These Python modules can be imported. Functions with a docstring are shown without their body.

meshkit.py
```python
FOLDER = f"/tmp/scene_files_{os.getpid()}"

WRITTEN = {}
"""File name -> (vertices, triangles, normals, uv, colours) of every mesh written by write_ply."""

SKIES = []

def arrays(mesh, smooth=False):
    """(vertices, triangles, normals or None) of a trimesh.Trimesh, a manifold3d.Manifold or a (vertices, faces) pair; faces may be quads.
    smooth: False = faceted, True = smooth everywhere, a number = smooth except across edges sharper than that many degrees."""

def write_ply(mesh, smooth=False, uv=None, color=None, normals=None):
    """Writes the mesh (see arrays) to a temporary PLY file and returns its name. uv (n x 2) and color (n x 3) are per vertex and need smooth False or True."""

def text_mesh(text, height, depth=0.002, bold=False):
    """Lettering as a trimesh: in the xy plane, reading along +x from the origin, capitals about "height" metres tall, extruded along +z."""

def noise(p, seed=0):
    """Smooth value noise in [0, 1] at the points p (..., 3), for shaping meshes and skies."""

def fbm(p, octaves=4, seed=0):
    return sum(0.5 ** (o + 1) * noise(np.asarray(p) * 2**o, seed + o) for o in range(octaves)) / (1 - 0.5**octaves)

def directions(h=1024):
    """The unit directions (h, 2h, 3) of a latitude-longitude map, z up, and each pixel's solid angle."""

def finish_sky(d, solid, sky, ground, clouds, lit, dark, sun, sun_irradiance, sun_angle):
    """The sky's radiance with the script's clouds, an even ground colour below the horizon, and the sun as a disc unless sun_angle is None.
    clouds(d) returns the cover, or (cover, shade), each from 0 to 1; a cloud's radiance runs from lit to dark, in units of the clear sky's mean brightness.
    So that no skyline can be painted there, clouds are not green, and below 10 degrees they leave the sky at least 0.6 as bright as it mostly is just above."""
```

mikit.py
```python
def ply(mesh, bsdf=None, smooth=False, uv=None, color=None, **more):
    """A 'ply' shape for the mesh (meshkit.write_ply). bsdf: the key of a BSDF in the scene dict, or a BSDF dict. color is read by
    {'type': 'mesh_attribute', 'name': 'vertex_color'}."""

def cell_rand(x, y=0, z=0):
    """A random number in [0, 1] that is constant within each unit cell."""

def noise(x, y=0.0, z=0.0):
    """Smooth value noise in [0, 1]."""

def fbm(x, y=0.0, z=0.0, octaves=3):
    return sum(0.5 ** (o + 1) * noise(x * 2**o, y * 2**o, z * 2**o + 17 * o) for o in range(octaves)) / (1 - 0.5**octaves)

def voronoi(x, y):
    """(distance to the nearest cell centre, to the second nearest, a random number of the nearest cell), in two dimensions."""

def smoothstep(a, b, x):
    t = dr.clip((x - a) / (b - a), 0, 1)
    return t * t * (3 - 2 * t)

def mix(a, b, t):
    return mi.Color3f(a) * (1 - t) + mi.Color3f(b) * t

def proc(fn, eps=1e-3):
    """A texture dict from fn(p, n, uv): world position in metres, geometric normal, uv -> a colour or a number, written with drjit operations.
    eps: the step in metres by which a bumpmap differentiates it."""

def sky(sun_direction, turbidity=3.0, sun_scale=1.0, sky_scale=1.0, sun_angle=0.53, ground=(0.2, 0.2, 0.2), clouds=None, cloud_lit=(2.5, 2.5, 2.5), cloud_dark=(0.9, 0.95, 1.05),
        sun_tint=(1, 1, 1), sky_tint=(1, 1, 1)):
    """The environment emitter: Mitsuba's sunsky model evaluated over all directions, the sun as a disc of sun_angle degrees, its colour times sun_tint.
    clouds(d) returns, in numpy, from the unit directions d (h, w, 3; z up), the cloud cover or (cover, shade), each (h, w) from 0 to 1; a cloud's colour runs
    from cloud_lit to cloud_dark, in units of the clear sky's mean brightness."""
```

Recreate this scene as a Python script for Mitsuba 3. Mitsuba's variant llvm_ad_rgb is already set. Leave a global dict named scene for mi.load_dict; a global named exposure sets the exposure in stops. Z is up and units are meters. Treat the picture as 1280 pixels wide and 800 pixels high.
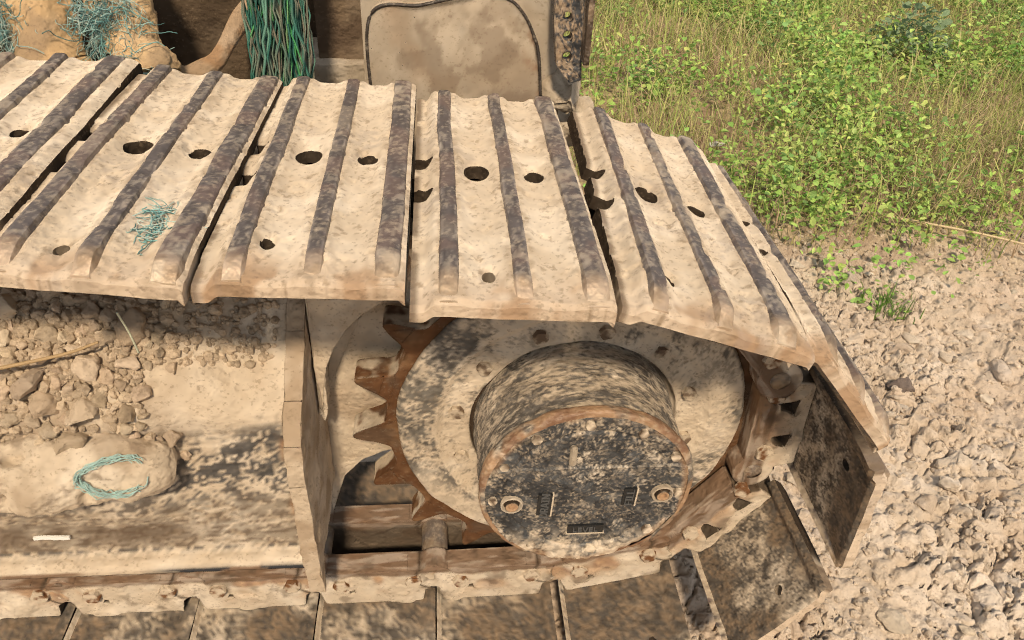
import math, random
import numpy as np, trimesh, mitsuba as mi, mikit, meshkit
import drjit as dr
from shapely.geometry import Polygon, Point, box as sbox
from shapely.ops import unary_union
from shapely import affinity
T = mi.ScalarTransform4f
scene, labels = {}, {}
rng = np.random.default_rng(11)
random.seed(11)

# ------------------------------------------------------------------ camera, sky, exposure
CAM = np.array([-0.1685, -0.5377, 0.7203])
PITCH, YAW, ROLL, FOCAL = 0.6357, 0.1093, -0.0515, 988.2
_f = np.array([math.sin(YAW), math.cos(YAW), 0.0]); _r = np.array([math.cos(YAW), -math.sin(YAW), 0.0]); _d = np.array([0, 0, -1.0])
_f2 = math.cos(PITCH) * _f + math.sin(PITCH) * _d; _d2 = -math.sin(PITCH) * _f + math.cos(PITCH) * _d
_d3 = -math.sin(ROLL) * _r + math.cos(ROLL) * _d2
scene['camera'] = {'type': 'perspective', 'fov': math.degrees(2 * math.atan(640 / FOCAL)), 'fov_axis': 'x', 'near_clip': 0.02, 'far_clip': 400.0,
                   'to_world': T().look_at(origin=CAM.tolist(), target=(CAM + _f2).tolist(), up=(-_d3).tolist())}
scene['sky'] = mikit.sky((-0.04, -0.66, 0.70), turbidity=4, sun_scale=0.95, sun_angle=5, sun_tint=(1.0, 0.985, 0.955), clouds=lambda d: 0.75, cloud_lit=(1.75, 1.72, 1.66))
exposure = 1.78

# ------------------------------------------------------------------ materials
def vc(rough, spec=0.3, metal=0.0, bump=None, eps=1e-3, bscale=1.0, grain=None, **more):
    b = {'type': 'principled', 'base_color': {'type': 'mesh_attribute', 'name': 'vertex_color'}, 'roughness': rough, 'specular': spec, 'metallic': metal, **more}
    if grain is not None:
        b = {'type': 'blendbsdf', 'weight': mikit.proc(grain[0]), 'a': b, 'b': {'type': 'principled', 'base_color': {'type': 'rgb', 'value': grain[1]}, 'roughness': 0.95, 'specular': 0.1}}
    if bump is not None:
        b = {'type': 'bumpmap', 'arbitrary': mikit.proc(bump, eps), 'scale': bscale, 'bsdf': b}
    return {'type': 'twosided', 'bsdf': b}

def grit(p, n, uv):
    x, y, z = .80 * p.x + .48 * p.y - .36 * p.z, -.60 * p.x + .64 * p.y - .48 * p.z, .60 * p.y + .80 * p.z
    return 0.0034 * mikit.fbm(x * 165, y * 165, z * 165, 3) + 0.0022 * mikit.noise(z * 61, x * 61, y * 61)

def soilgrit(p, n, uv):
    return 0.009 * mikit.fbm(.8 * p.x * 110 + .6 * p.y * 110, .8 * p.y * 110 - .6 * p.x * 110, p.z * 110, 3)

def pits(p, n, uv):
    # fine dark grit and pinholes in dried mud, a few millimetres across
    x, y, z = .80 * p.x + .48 * p.y - .36 * p.z, -.60 * p.x + .64 * p.y - .48 * p.z, .60 * p.y + .80 * p.z
    a = mikit.fbm(x * 310, y * 310, z * 310, 3); b = mikit.fbm(y * 46, z * 46, x * 46, 3)
    return mikit.smoothstep(.56, .74, a * .72 + b * .28) * .46
def dust(p, n, uv):
    # pale dust and mud flecks on paint and steel
    x, y, z = .80 * p.x + .48 * p.y - .36 * p.z, -.60 * p.x + .64 * p.y - .48 * p.z, .60 * p.y + .80 * p.z
    a = mikit.fbm(x * 270, y * 270, z * 270, 3); b = mikit.fbm(y * 38, z * 38, x * 38, 3)
    return mikit.smoothstep(.50, .76, a * .66 + b * .34) * .42
scene['mud'] = vc(0.95, 0.12, bump=grit, eps=8e-4, grain=(pits, [.17, .125, .085]))
scene['soil'] = vc(0.97, 0.08, bump=soilgrit, eps=1.2e-3, grain=(pits, [.22, .165, .12]))
scene['steel'] = vc(0.55, 0.45, 0.25, bump=grit, eps=8e-4, grain=(dust, [.40, .33, .25]))
scene['worn_steel'] = vc(0.36, 0.5, 0.75)
scene['paint'] = vc(0.5, 0.4, bump=grit, eps=8e-4, grain=(dust, [.36, .30, .23]))
scene['dusty'] = vc(0.85, 0.2, grain=(pits, [.17, .125, .085]))
scene['fibre'] = vc(0.6, 0.3)
scene['leaf'] = {'type': 'principledthin', 'base_color': {'type': 'mesh_attribute', 'name': 'vertex_color'}, 'roughness': 0.55, 'diff_trans': 0.7, 'spec_trans': 0.0}
scene['gloss_black'] = vc(0.35, 0.5)

TAN = np.array([.50, .418, .318]); LIGHT = np.array([.60, .51, .395]); BROWN = np.array([.245, .178, .118]); DARKB = np.array([.10, .07, .048])
STEEL = np.array([.098, .084, .082]); RUST = np.array([.205, .098, .046]); RUSTL = np.array([.36, .21, .11]); PAINT = np.array([.030, .032, .036]); PINK = np.array([.47, .36, .265])
SOIL = np.array([.465, .388, .308])

# ------------------------------------------------------------------ helpers
def sm(a, b, x):
    t = np.clip((x - a) / (b - a), 0, 1); return t * t * (3 - 2 * t)
from scipy.ndimage import map_coordinates
TABLE = np.random.default_rng(3).random((48, 48, 48)).astype(np.float32)
ROTS = [trimesh.transformations.random_rotation_matrix(np.random.default_rng(90 + k).random(3))[:3, :3] for k in range(9)]
def ns(p, sc, seed=0, k=0):
    """smooth value noise on a turned lattice, so that no grid shows"""
    q = np.asarray(p, float) @ (ROTS[(k + seed) % 9].T * sc) + np.array([seed * 7.31 % 48, seed * 3.77 % 48, seed * 5.13 % 48]); sh = q.shape[:-1]
    q = q.reshape(-1, 3); i = np.floor(q); t = q - i; q = i + t * t * (3 - 2 * t)
    return map_coordinates(TABLE, q.T, order=1, mode='grid-wrap').reshape(sh).astype(float)
def fb(p, sc, o=3, seed=0): return sum(0.5 ** (j + 1) * ns(p, sc * 2 ** j, seed + 13 * j, j) for j in range(o)) / (1 - 0.5 ** o)
def mix(a, b, t): return a * (1 - t[:, None]) + b * t[:, None]
USED = {}
def put(name, mesh, color, bsdf='mud', parent=None, smooth=True):
    base = (parent + '__' if parent else '') + name
    k = USED.get(base, 0); USED[base] = k + 1
    key = base if k == 0 else f'{base}_{k:03d}'
    if isinstance(mesh, trimesh.Trimesh): mesh = (mesh.vertices, mesh.faces)
    v, f = np.asarray(mesh[0], float), np.asarray(mesh[1], int)
    c = np.broadcast_to(np.asarray(color, float), v.shape)
    scene[key] = mikit.ply(trimesh.Trimesh(v, f, process=False), bsdf, smooth=smooth, color=np.clip(c, 0.004, 0.95))
    return key
def tag(key, label, cat, group=None, kind=None):
    d = {'label': label, 'category': cat}
    if group: d['group'] = group
    if kind: d['kind'] = kind
    labels[key] = d
    return key
def dense(mesh, edge, smooth_it=0, angle=0):
    angle = 0 if smooth_it else angle
    v, f = trimesh.remesh.subdivide_to_size(mesh.vertices, mesh.faces, edge)
    m = trimesh.Trimesh(v, f, process=True); m.merge_vertices()
    if smooth_it: trimesh.smoothing.filter_taubin(m, lamb=0.5, nu=0.53, iterations=smooth_it)
    return trimesh.graph.smooth_shade(m, angle=math.radians(angle), facet_minarea=None) if angle else m
def extr_y(poly, y0, y1):
    """polygon in (x, z) extruded along y"""
    ms = []
    for g in getattr(poly, 'geoms', [poly]):
        m = trimesh.creation.extrude_polygon(g, y1 - y0, engine='earcut')
        v = m.vertices; m = trimesh.Trimesh(np.c_[v[:, 0], v[:, 2] + y0, v[:, 1]], m.faces[:, ::-1], process=False); ms.append(m)
    return trimesh.util.concatenate(ms)
def grid_faces(ni, nj, wrap=False):
    i, j = np.meshgrid(np.arange(ni - 1), np.arange(nj if wrap else nj - 1), indexing='ij'); j2 = (j + 1) % nj
    a, b, c, d = i * nj + j, (i + 1) * nj + j, (i + 1) * nj + j2, i * nj + j2
    q = np.stack([a, b, c, d], -1).reshape(-1, 4)
    return np.vstack([q[:, [0, 1, 2]], q[:, [0, 2, 3]]])
def slab(top, bot, keep=None):
    """closed plate between two (ni, nj, 3) grids; returns vertices, faces, side flag (0 top, 1 bottom, 2 wall)"""
    ni, nj = top.shape[:2]; n = ni * nj
    keep = np.ones((ni - 1, nj - 1), bool) if keep is None else keep
    i, j = np.nonzero(keep); a, b, c, d = i * nj + j, (i + 1) * nj + j, (i + 1) * nj + j + 1, i * nj + j + 1
    q = np.stack([a, b, c, d], -1)
    e = np.vstack([q[:, [0, 1]], q[:, [1, 2]], q[:, [2, 3]], q[:, [3, 0]]])
    key = np.minimum(e[:, 0], e[:, 1]) * n + np.maximum(e[:, 0], e[:, 1])
    _, first, cnt = np.unique(key, return_index=True, return_counts=True); be = e[first[cnt == 1]]
    ids = np.unique(be); lut = np.zeros(n, int); lut[ids] = np.arange(len(ids)); m = len(ids)
    tv, bv = top.reshape(-1, 3), bot.reshape(-1, 3)
    wt, wb = 2 * n + lut[be], 2 * n + m + lut[be]
    f = np.vstack([q[:, [0, 1, 2]], q[:, [0, 2, 3]], q[:, [0, 2, 1]] + n, q[:, [0, 3, 2]] + n,
                   np.stack([wt[:, 0], wb[:, 0], wb[:, 1]], 1), np.stack([wt[:, 0], wb[:, 1], wt[:, 1]], 1)])
    v = np.vstack([tv, bv, tv[ids], bv[ids]]); flag = np.r_[np.zeros(n), np.ones(n), np.full(2 * m, 2)]
    return v, f, flag
def tube(path, rad, sides=8, cap=True):
    p = np.asarray(path, float); t = np.gradient(p, axis=0); t /= np.linalg.norm(t, axis=1, keepdims=True) + 1e-12
    ref = np.where(np.abs(t[:, 2:]) < 0.9, [0, 0, 1.0], [1.0, 0, 0]); a = np.cross(t, ref); a /= np.linalg.norm(a, axis=1, keepdims=True) + 1e-12
    b = np.cross(t, a); ang = np.arange(sides) * 2 * np.pi / sides; r = np.broadcast_to(rad, (len(p),))
    v = p[:, None] + r[:, None, None] * (np.cos(ang)[None, :, None] * a[:, None] + np.sin(ang)[None, :, None] * b[:, None])
    f = grid_faces(len(p), sides, True); v = v.reshape(-1, 3)
    if cap:
        n = len(v); v = np.vstack([v, p[:1], p[-1:]]); k = np.arange(sides); k2 = (k + 1) % sides; o = (len(p) - 1) * sides
        f = np.vstack([f, np.stack([k, k2, k * 0 + n], 1), np.stack([o + k2, o + k, k * 0 + n + 1], 1)])
    return v, f
def join(parts):
    vs, fs, at = [], [], 0
    for v, f in parts: vs.append(v); fs.append(np.asarray(f) + at); at += len(v)
    return np.vstack(vs), np.vstack(fs)
def catmull(pts, n):
    p = np.asarray(pts, float); p = np.vstack([2 * p[0] - p[1], p, 2 * p[-1] - p[-2]]); out = []
    for k in range(1, len(p) - 2):
        t = np.linspace(0, 1, n, endpoint=False)[:, None]; a, b, c, d = p[k - 1:k + 3]
        out.append(0.5 * (2 * b + (c - a) * t + (2 * a - 5 * b + 4 * c - d) * t**2 + (3 * b - a - 3 * c + d) * t**3))
    return np.vstack(out + [p[-2:-1]])
def clod_mesh(seed, sub=2, flat=0.75):
    r = np.random.default_rng(seed); q = r.normal(size=(16, 3)); q /= np.linalg.norm(q, axis=1, keepdims=True); q *= r.uniform(0.75, 1.15, (16, 1))
    q *= np.array([1, r.uniform(.65, 1), flat * r.uniform(.7, 1)])
    m = trimesh.convex.convex_hull(q)
    for _ in range(sub): m = m.subdivide()
    v = np.array(m.vertices); v = v + m.vertex_normals * ((fb(v, 1.7, 4, seed) - 0.5) * 0.62)[:, None]
    m = trimesh.Trimesh(v, m.faces, process=False)
    return m
def mudcol(p, seed=0, base=TAN):
    a = fb(p, 22, 3, seed); b = fb(p, 130, 3, seed + 5)
    c = mix(np.broadcast_to(base, p.shape), base * np.array([1.16, 1.2, 1.26]), sm(.42, .68, a))
    c = mix(c, base * np.array([.78, .72, .66]), sm(.58, .8, fb(p, 55, 3, seed + 9)) * .3)
    return c * (0.86 + 0.28 * b)[:, None]

def painted(v, seed, amount, thr=.5, sc=60, paint=PAINT, streak=(1, 1, 1), mud=None, soft=.075):
    """dark paint showing through a speckled coat of dried mud; amount = share of mud"""
    q = v * np.array(streak); q = q + (np.stack([ns(q, sc * .5, seed + 60 + j) for j in range(3)], 1) - .5) * (.9 / sc)
    a = fb(q, sc * .5, 2, seed); b = fb(q, sc * 3.0, 4, seed + 3)
    t = sm(-soft, soft, a * .38 + b * .62 - (thr + .24 * (.5 - amount)))
    pc = np.broadcast_to(paint, v.shape) * (.6 + 1.3 * fb(v, 170, 2, seed + 6))[:, None] + .012 * sm(.4, .8, ns(v, 60, seed + 7))[:, None]
    return mix(pc, mudcol(v, seed + 8, TAN * .95 if mud is None else mud), t)

# ------------------------------------------------------------------ ground
Z0 = -0.362
def ground_raw(x, y):
    p = np.stack([x, y, np.zeros_like(x)], -1)
    veg = sm(1.0, 1.45, y + 0.12 * (ns(p, 4, 3) - .5))
    h = 0.055 * (fb(p, 2.2, 3, 1) - .5) + (1 - 0.6 * veg) * 0.05 * (fb(p, 9, 4, 2) - .45) + 0.06 * veg * (y > 0) + 0.02 * np.clip(y - 1.4, 0, 10)
    dry = (1 - 0.75 * veg)
    h = h + dry * 0.020 * np.abs(fb(p, 30, 3, 4) - .5) * 2 * 1.2
    return Z0 - 0.012 + h * sm(.08, .5, x + np.clip(y - .7, 0, 1)) 
from scipy.spatial import cKDTree
_cr = np.random.default_rng(77); _cs = np.c_[_cr.uniform(-.2, 2.2, 5200), _cr.uniform(-.5, 1.9, 5200)]; _ct = cKDTree(_cs); _ch = _cr.random(5200); _ctilt = _cr.normal(0, .28, (5200, 2))
def cracked(x, y):
    """height of the dried, broken crust: uneven plates with cracks between them"""
    p = np.stack([x, y, 0 * x], -1); w = np.stack([x + .016 * (fb(p, 40, 2, 50) - .5), y + .016 * (fb(p, 40, 2, 51) - .5)], -1)
    d, i = _ct.query(w, k=2); e = d[..., 1] - d[..., 0]; k = i[..., 0]; dv = w - _cs[k]
    h = .020 * _ch[k] + np.clip((dv * _ctilt[k]).sum(-1), -.006, .006) - .020 * sm(.006, .0, e)
    patch = sm(.40, .58, fb(p, 3.6, 2, 52)) * sm(.12, .3, x) * sm(1.35, 1.0, y)
    return h * (.25 + .75 * patch)
def ground_full(x, y): return ground_raw(x, y) + cracked(x, y)
_hx, _hy = np.arange(-.6, 6.0, .01), np.arange(-.6, 7.0, .01); _hg = ground_full(*np.meshgrid(_hx, _hy, indexing='ij'))
def ground_h(x, y): return map_coordinates(_hg, [(np.asarray(x, float) + .6) / .01, (np.asarray(y, float) + .6) / .01], order=1, mode='nearest')
def ground_col(p):
    c = mudcol(p * 0.6, 40, SOIL)
    c = mix(c, np.array([.33, .235, .16]), sm(.5, .75, fb(p, 3.5, 3, 41)) * .55)
    veg = sm(1.0, 1.4, p[:, 1] + 0.25 * (fb(p, 6, 3, 44) - .5))
    lit = mix(np.broadcast_to([.22, .15, .095], p.shape), np.array([.33, .26, .15]), sm(.4, .7, fb(p, 22, 3, 45)))
    return mix(c, lit, veg * .85)
gx = np.r_[np.arange(-1.6, -.2, .03), np.arange(-.2, 1.9, .0052), np.linspace(1.9, 4.2, 90)[1:]]; gy = np.r_[np.arange(-1.5, -.5, .03), np.arange(-.5, 1.7, .0052), np.linspace(1.7, 6.5, 120)[1:]]
X, Y = np.meshgrid(gx, gy, indexing='ij'); Zg = ground_full(X, Y)
gv = np.stack([X, Y, Zg], -1).reshape(-1, 3)
edge = ((X == gx[0]) | (X == gx[-1]) | (Y == gy[0]) | (Y == gy[-1])).reshape(-1); gv[edge, 2] -= .25
tag(put('ground', (gv, grid_faces(len(gx), len(gy))), ground_col(gv), 'soil'), 'bare crumbly tan soil running into weedy ground', 'ground', kind='structure')
bx = np.r_[np.linspace(-60, -3, 16), np.linspace(-2.5, 6, 35), np.linspace(7, 60, 16)]; BX, BY = np.meshgrid(bx, bx + 1.5, indexing='ij')
inside = (BX > -1.8) & (BX < 4.3) & (BY > -1.7) & (BY < 6.6)
fv = np.stack([BX, BY, np.where(inside, Z0 - .2, Z0 - .03 + .03 * np.sin(BX * 2.1) * np.cos(BY * 1.7))], -1).reshape(-1, 3)
tag(put('terrain', (fv, grid_faces(len(bx), len(bx))), mix(np.broadcast_to([.30, .22, .14], fv.shape), np.array([.10, .13, .04]), sm(1.5, 4, fv[:, 1] + 2 * fb(fv, .7, 3, 8))), 'soil'),
    'wide flat field beyond the worksite', 'terrain', kind='structure')

# ------------------------------------------------------------------ track geometry (pins of the chain)
P, W, HS = 0.171, 0.4445, 0.068
NP = 9.5; R = P / 2 / math.sin(math.pi / NP); DA = 2 * math.pi / NP; A0 = 0.5393
pin = lambda a: np.array([R * math.sin(a), R * math.cos(a)])
joints = {}
for i, s in enumerate('EFG'): joints[s] = (pin(A0 + i * DA), pin(A0 + (i + 1) * DA))
q = pin(A0)
for s, t in zip('DCBAZY', (17.43, 3.42, 2.16, 5.18, 0.5, 1.0)):
    t = math.radians(t); q0 = q - P * np.array([math.cos(t), -math.sin(t)]); joints[s] = (q0, q); q = q0
q = joints['G'][1]
for k, t in enumerate((166, 179, 180, 180, 180, 180, 180)):
    t = math.radians(t); q1 = q + P * np.array([math.cos(t), -math.sin(t)]); joints['H%d' % k] = (q, q1); q = q1
YO = dict(Y=.0139, Z=.0139, A=-.0068, B=-.0019, C=-.0229, D=-.0168, E=.0099, F=.0169, G=.0076)
YAWS = dict(Y=0.2, Z=.23, A=-1.47, B=-.14, C=.12, D=-2.5, E=-2.73, F=0, G=-1.37)
def frame(s):
    q0, q1 = joints[s]; c = (q0 + q1) / 2; d = (q1 - q0) / np.linalg.norm(q1 - q0); n = np.array([-d[1], d[0]])
    if n @ c < 0 and s[0] not in 'ZYAB': n = -n
    yw = math.radians(YAWS.get(s, 0)); yo = YO.get(s, 0)
    def f(L):
        L = np.asarray(L, float); s_, v_, n_ = L[..., 0], L[..., 1] - W / 2, L[..., 2]
        a = s_ * math.cos(yw) - v_ * math.sin(yw); b = s_ * math.sin(yw) + v_ * math.cos(yw)
        return np.stack([c[0] + d[0] * a + n[0] * n_, W / 2 + yo + b, c[1] + d[1] * a + n[1] * n_], -1)
    return f
BARS = ((-.315, .0112, .0068), (.045, .0106, .0064), (.405, .0148, .0092))
def shoe(s, step=.0019, worn=1.0, sd=0):
    f = frame(s); key = 'excavator__track_shoe'; k = USED.get(key, 0); kk = key if k == 0 else f'{key}_{k:03d}'
    sa, sb = (-.585 if s == 'E' else -.500) * P, {'D': .59, 'Z': .56}.get(s, .4905) * P; S = np.arange(sa, sb, step); V = np.linspace(0, W, int(W / (step * 1.15)))
    Sg, Vg = np.meshgrid(S, V, indexing='ij'); Sg, Vg = Sg.copy(), Vg.copy(); q3 = np.stack([Sg, Vg, np.full_like(Sg, sd * 3.7)], -1)
    rg = np.random.default_rng(sd + 70)
    # ragged edges
    e0 = sm(.02, 0, Vg) ; Vg += e0 * .0022 * (fb(q3, 40, 3, sd) - .5)
    holes = [(-.13 * P, .236, .0135, .0165), (.222 * P, .234, .0108, .012), (-.50 * P, .192, .0185, .0135), (-.50 * P, .262, .0185, .0125)]
    small = [(-.2 * P, .058, .0062, .0085)] if sd % 2 == 0 else [(-.12 * P, .04, .006, .008)]
    inside = np.zeros(Sg.shape, int); rim = np.zeros(Sg.shape)
    for (a, b, ra, rb) in holes + small:
        ds, dv = Sg - a, Vg - b; ang = np.arctan2(dv / rb, ds / ra); wob = 1 + .03 * np.sin(2 * ang + sd + a * 90) + .015 * np.sin(5 * ang + 2 * sd)
        qq = np.sqrt((ds / ra) ** 2 + (dv / rb) ** 2) / wob; m = qq < 1; inside += m
        sc = np.where(m, 1 / np.maximum(qq, .15), 1); Sg = np.where(m, a + ds * sc, Sg); Vg = np.where(m, b + dv * sc, Vg)
        rim = np.maximum(rim, np.exp(-((np.maximum(qq, 1) - 1) / .35) ** 2))
    cell = (inside[:-1, :-1] > 0) & (inside[1:, :-1] > 0) & (inside[1:, 1:] > 0) & (inside[:-1, 1:] > 0)
    lip = sm(-.38 * P, -.44 * P, Sg); tail = sm(sb - .025 * P, sb + .005 * P, Sg)
    base = HS - .0065 * lip - .003 * tail
    bard = np.min([np.abs(Sg - c * P) - w for c, w, _ in BARS], axis=0)
    mud = .0055 + .0035 * (fb(q3, 9, 2, sd + 1) - .5) + .0045 * np.exp(-(np.clip(bard, 0, 1) / .006) ** 2) + .0008 * (fb(q3, 30, 2, sd + 2) - .5) + .0014 * (fb(q3, 190, 2, sd + 3) - .5) - .0022 * sm(.64, .74, fb(q3, 85, 3, sd + 5))
    mud *= sm(0, .05, Vg + .02 * (fb(q3, 20, 2, sd + 6) - .5)) * .6 + .4
    top = base + mud - .004 * sm(.005, 0, Vg) - .004 * sm(.005, 0, W - Vg) - .004 * rim
    for (a, b) in ((-.14 * P, .16), (.26 * P, .16), (-.14 * P, .30), (.26 * P, .31)):     # bolt ends under the mud
        rr = np.hypot(Sg - a, Vg - b); top -= .0022 * np.exp(-((rr - .009) / .0025) ** 2) * (.4 + rg.random())
    bot = np.full_like(Sg, HS - .0125) - .003 * sm(.035, .0, Vg) - .0065 * lip - .003 * tail + .0012 * (fb(q3, 30, 3, sd + 7) - .5) + .004 * sm(.006, 0, Vg)
    v, fc, flag = slab(np.stack([Sg, Vg, top], -1), np.stack([Sg, Vg, bot], -1), ~cell)
    w = f(v); lp = np.c_[v[:, :2], np.full(len(v), sd * 2.3)]
    col = mudcol(lp, sd, TAN)
    nearend = sm(.055, .0, v[:, 1] + .03 * (fb(lp, 25, 3, sd + 11) - .5))
    col = mix(col, PINK * .95, nearend * .5); col = mix(col, RUSTL * .75, nearend * sm(.5, .66, fb(lp, 34, 3, sd + 12)) * .7)
    bd = np.min([np.abs(v[:, 0] - c * P) - ww for c, ww, _ in BARS], axis=0)
    fringe = sm(.008, -.002, bd) * sm(.46, .6, fb(lp, 110, 3, sd + 13)); col = mix(col, BROWN * .9, fringe * .4)
    lipm = sm(-.45 * P, -.485 * P, v[:, 0]) * (s != 'E'); col = mix(col, DARKB * 1.1, lipm * .8 * sm(.32, .5, fb(lp, 40, 3, sd + 20)))  # leading lip darkened by the gap: gap shade painted into the colour
    speck = sm(.68, .78, fb(lp, 210, 2, sd + 14)); col = mix(col, BROWN * .9, speck * .6)
    bare = sm(.60, .68, fb(lp, 14, 2, sd + 15)) * sm(.46, .58, fb(lp, 110, 4, sd + 16)) * worn; col = mix(col, STEEL * 2.0, bare * .25)
    col = np.where((flag == 1)[:, None], painted(lp, sd + 50, .40, .5, 120, np.array([.062, .054, .046]), (1, 1, 1), mix(BROWN[None] * .9 + 0 * v, TAN, sm(.45, .62, fb(lp, 12, 3, sd + 52))), soft=.17), col)
    under = (flag == 2) * sm(.02, .06, v[:, 1]); col = mix(col, DARKB * .3, under * .97)  # walls of holes and gaps coloured near-black, shade painted in
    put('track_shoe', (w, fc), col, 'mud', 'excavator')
    for (c, wb, wt) in BARS:
        e_ = wt / wb; u = np.r_[-1.0, np.linspace(-.98, -e_ - .02, 4), -e_ - .006, -e_ + .006, np.linspace(-e_ + .05, e_ - .05, 7), e_ - .006, e_ + .006, np.linspace(e_ + .02, .98, 4), 1.0]; V2 = np.linspace(.002, W + .0015, int(W / .0026))
        U, VV = np.meshgrid(u, V2, indexing='ij'); pq = np.stack([U * .01, VV, np.full_like(U, sd + c * 9)], -1)
        wid = wb * (1 + .14 * (fb(pq, 22, 3, sd + 31) - .5))
        prof = np.clip((1.03 - np.abs(U)) / (1 - wt / wb), 0, 1); prof = prof - .06 * np.clip(np.abs(U) / (wt / wb), 0, 1) ** 4
        endz = sm(-.004, .020 + .020 * ((sd * 7 + int(c * 9)) % 3) / 2, VV) * sm(-.001, .010, W - VV)
        hgt = .0194 * prof * (.30 + .70 * endz) * (1 + .22 * (fb(pq, 14, 3, sd + 32) - .5)) + .0018 * (fb(pq, 80, 3, sd + 33) - .5) - .003 * sm(.6, .72, fb(pq, 38, 3, sd + 35)) * prof
        ss = c * P + U * wid + .0025 * (ns(pq * [0, 1, 1], 14, sd + 34) - .5)
        tp = np.stack([ss, VV, HS - .004 + hgt - (.006 * sm(.5, 1, U) if c > .39 else 0)], -1); bt = np.stack([ss, VV, np.full_like(ss, HS - .012) - (.006 * sm(.5, 1, U) if c > .39 else 0)], -1)
        v, fc, flag = slab(tp, bt); lp = np.c_[v[:, :2], np.full(len(v), sd * 1.9 + c)]
        hh = np.r_[hgt.ravel(), hgt.ravel() * 0, np.zeros(len(v) - 2 * hgt.size)]
        uu = np.r_[U.ravel(), U.ravel(), np.zeros(len(v) - 2 * U.size)]; lps = lp * [2.2, .28, 1]
        col = np.broadcast_to(STEEL, v.shape) * (0.62 + .8 * fb(lps, 120, 3, sd + 41))[:, None]
        col = mix(col, np.array([.27, .235, .215]), np.exp(-((np.abs(uu) - e_) / .13) ** 2) * sm(.48, .62, fb(lp, 70, 3, sd + 39)) * .7)
        col = mix(col, np.array([.16, .11, .095]), sm(.5, .66, fb(lp, 30, 3, sd + 42)) * .6)
        col = mix(col, mudcol(lp, sd + 3, LIGHT), sm(.54, .64, fb(lp * [1.5, .8, 1], 230, 3, sd + 43) * .68 + .32 * fb(lp, 30, 2, sd + 47)) * .25)
        side = 1 - sm(.0088, .0124, hh + .008 * (fb(lp, 120, 3, sd + 48) - .5)); muds = mudcol(lp, sd + 4, TAN * .95)
        col = mix(col, muds, side * sm(.26, .45, fb(lp, 90, 3, sd + 44)))
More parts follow.
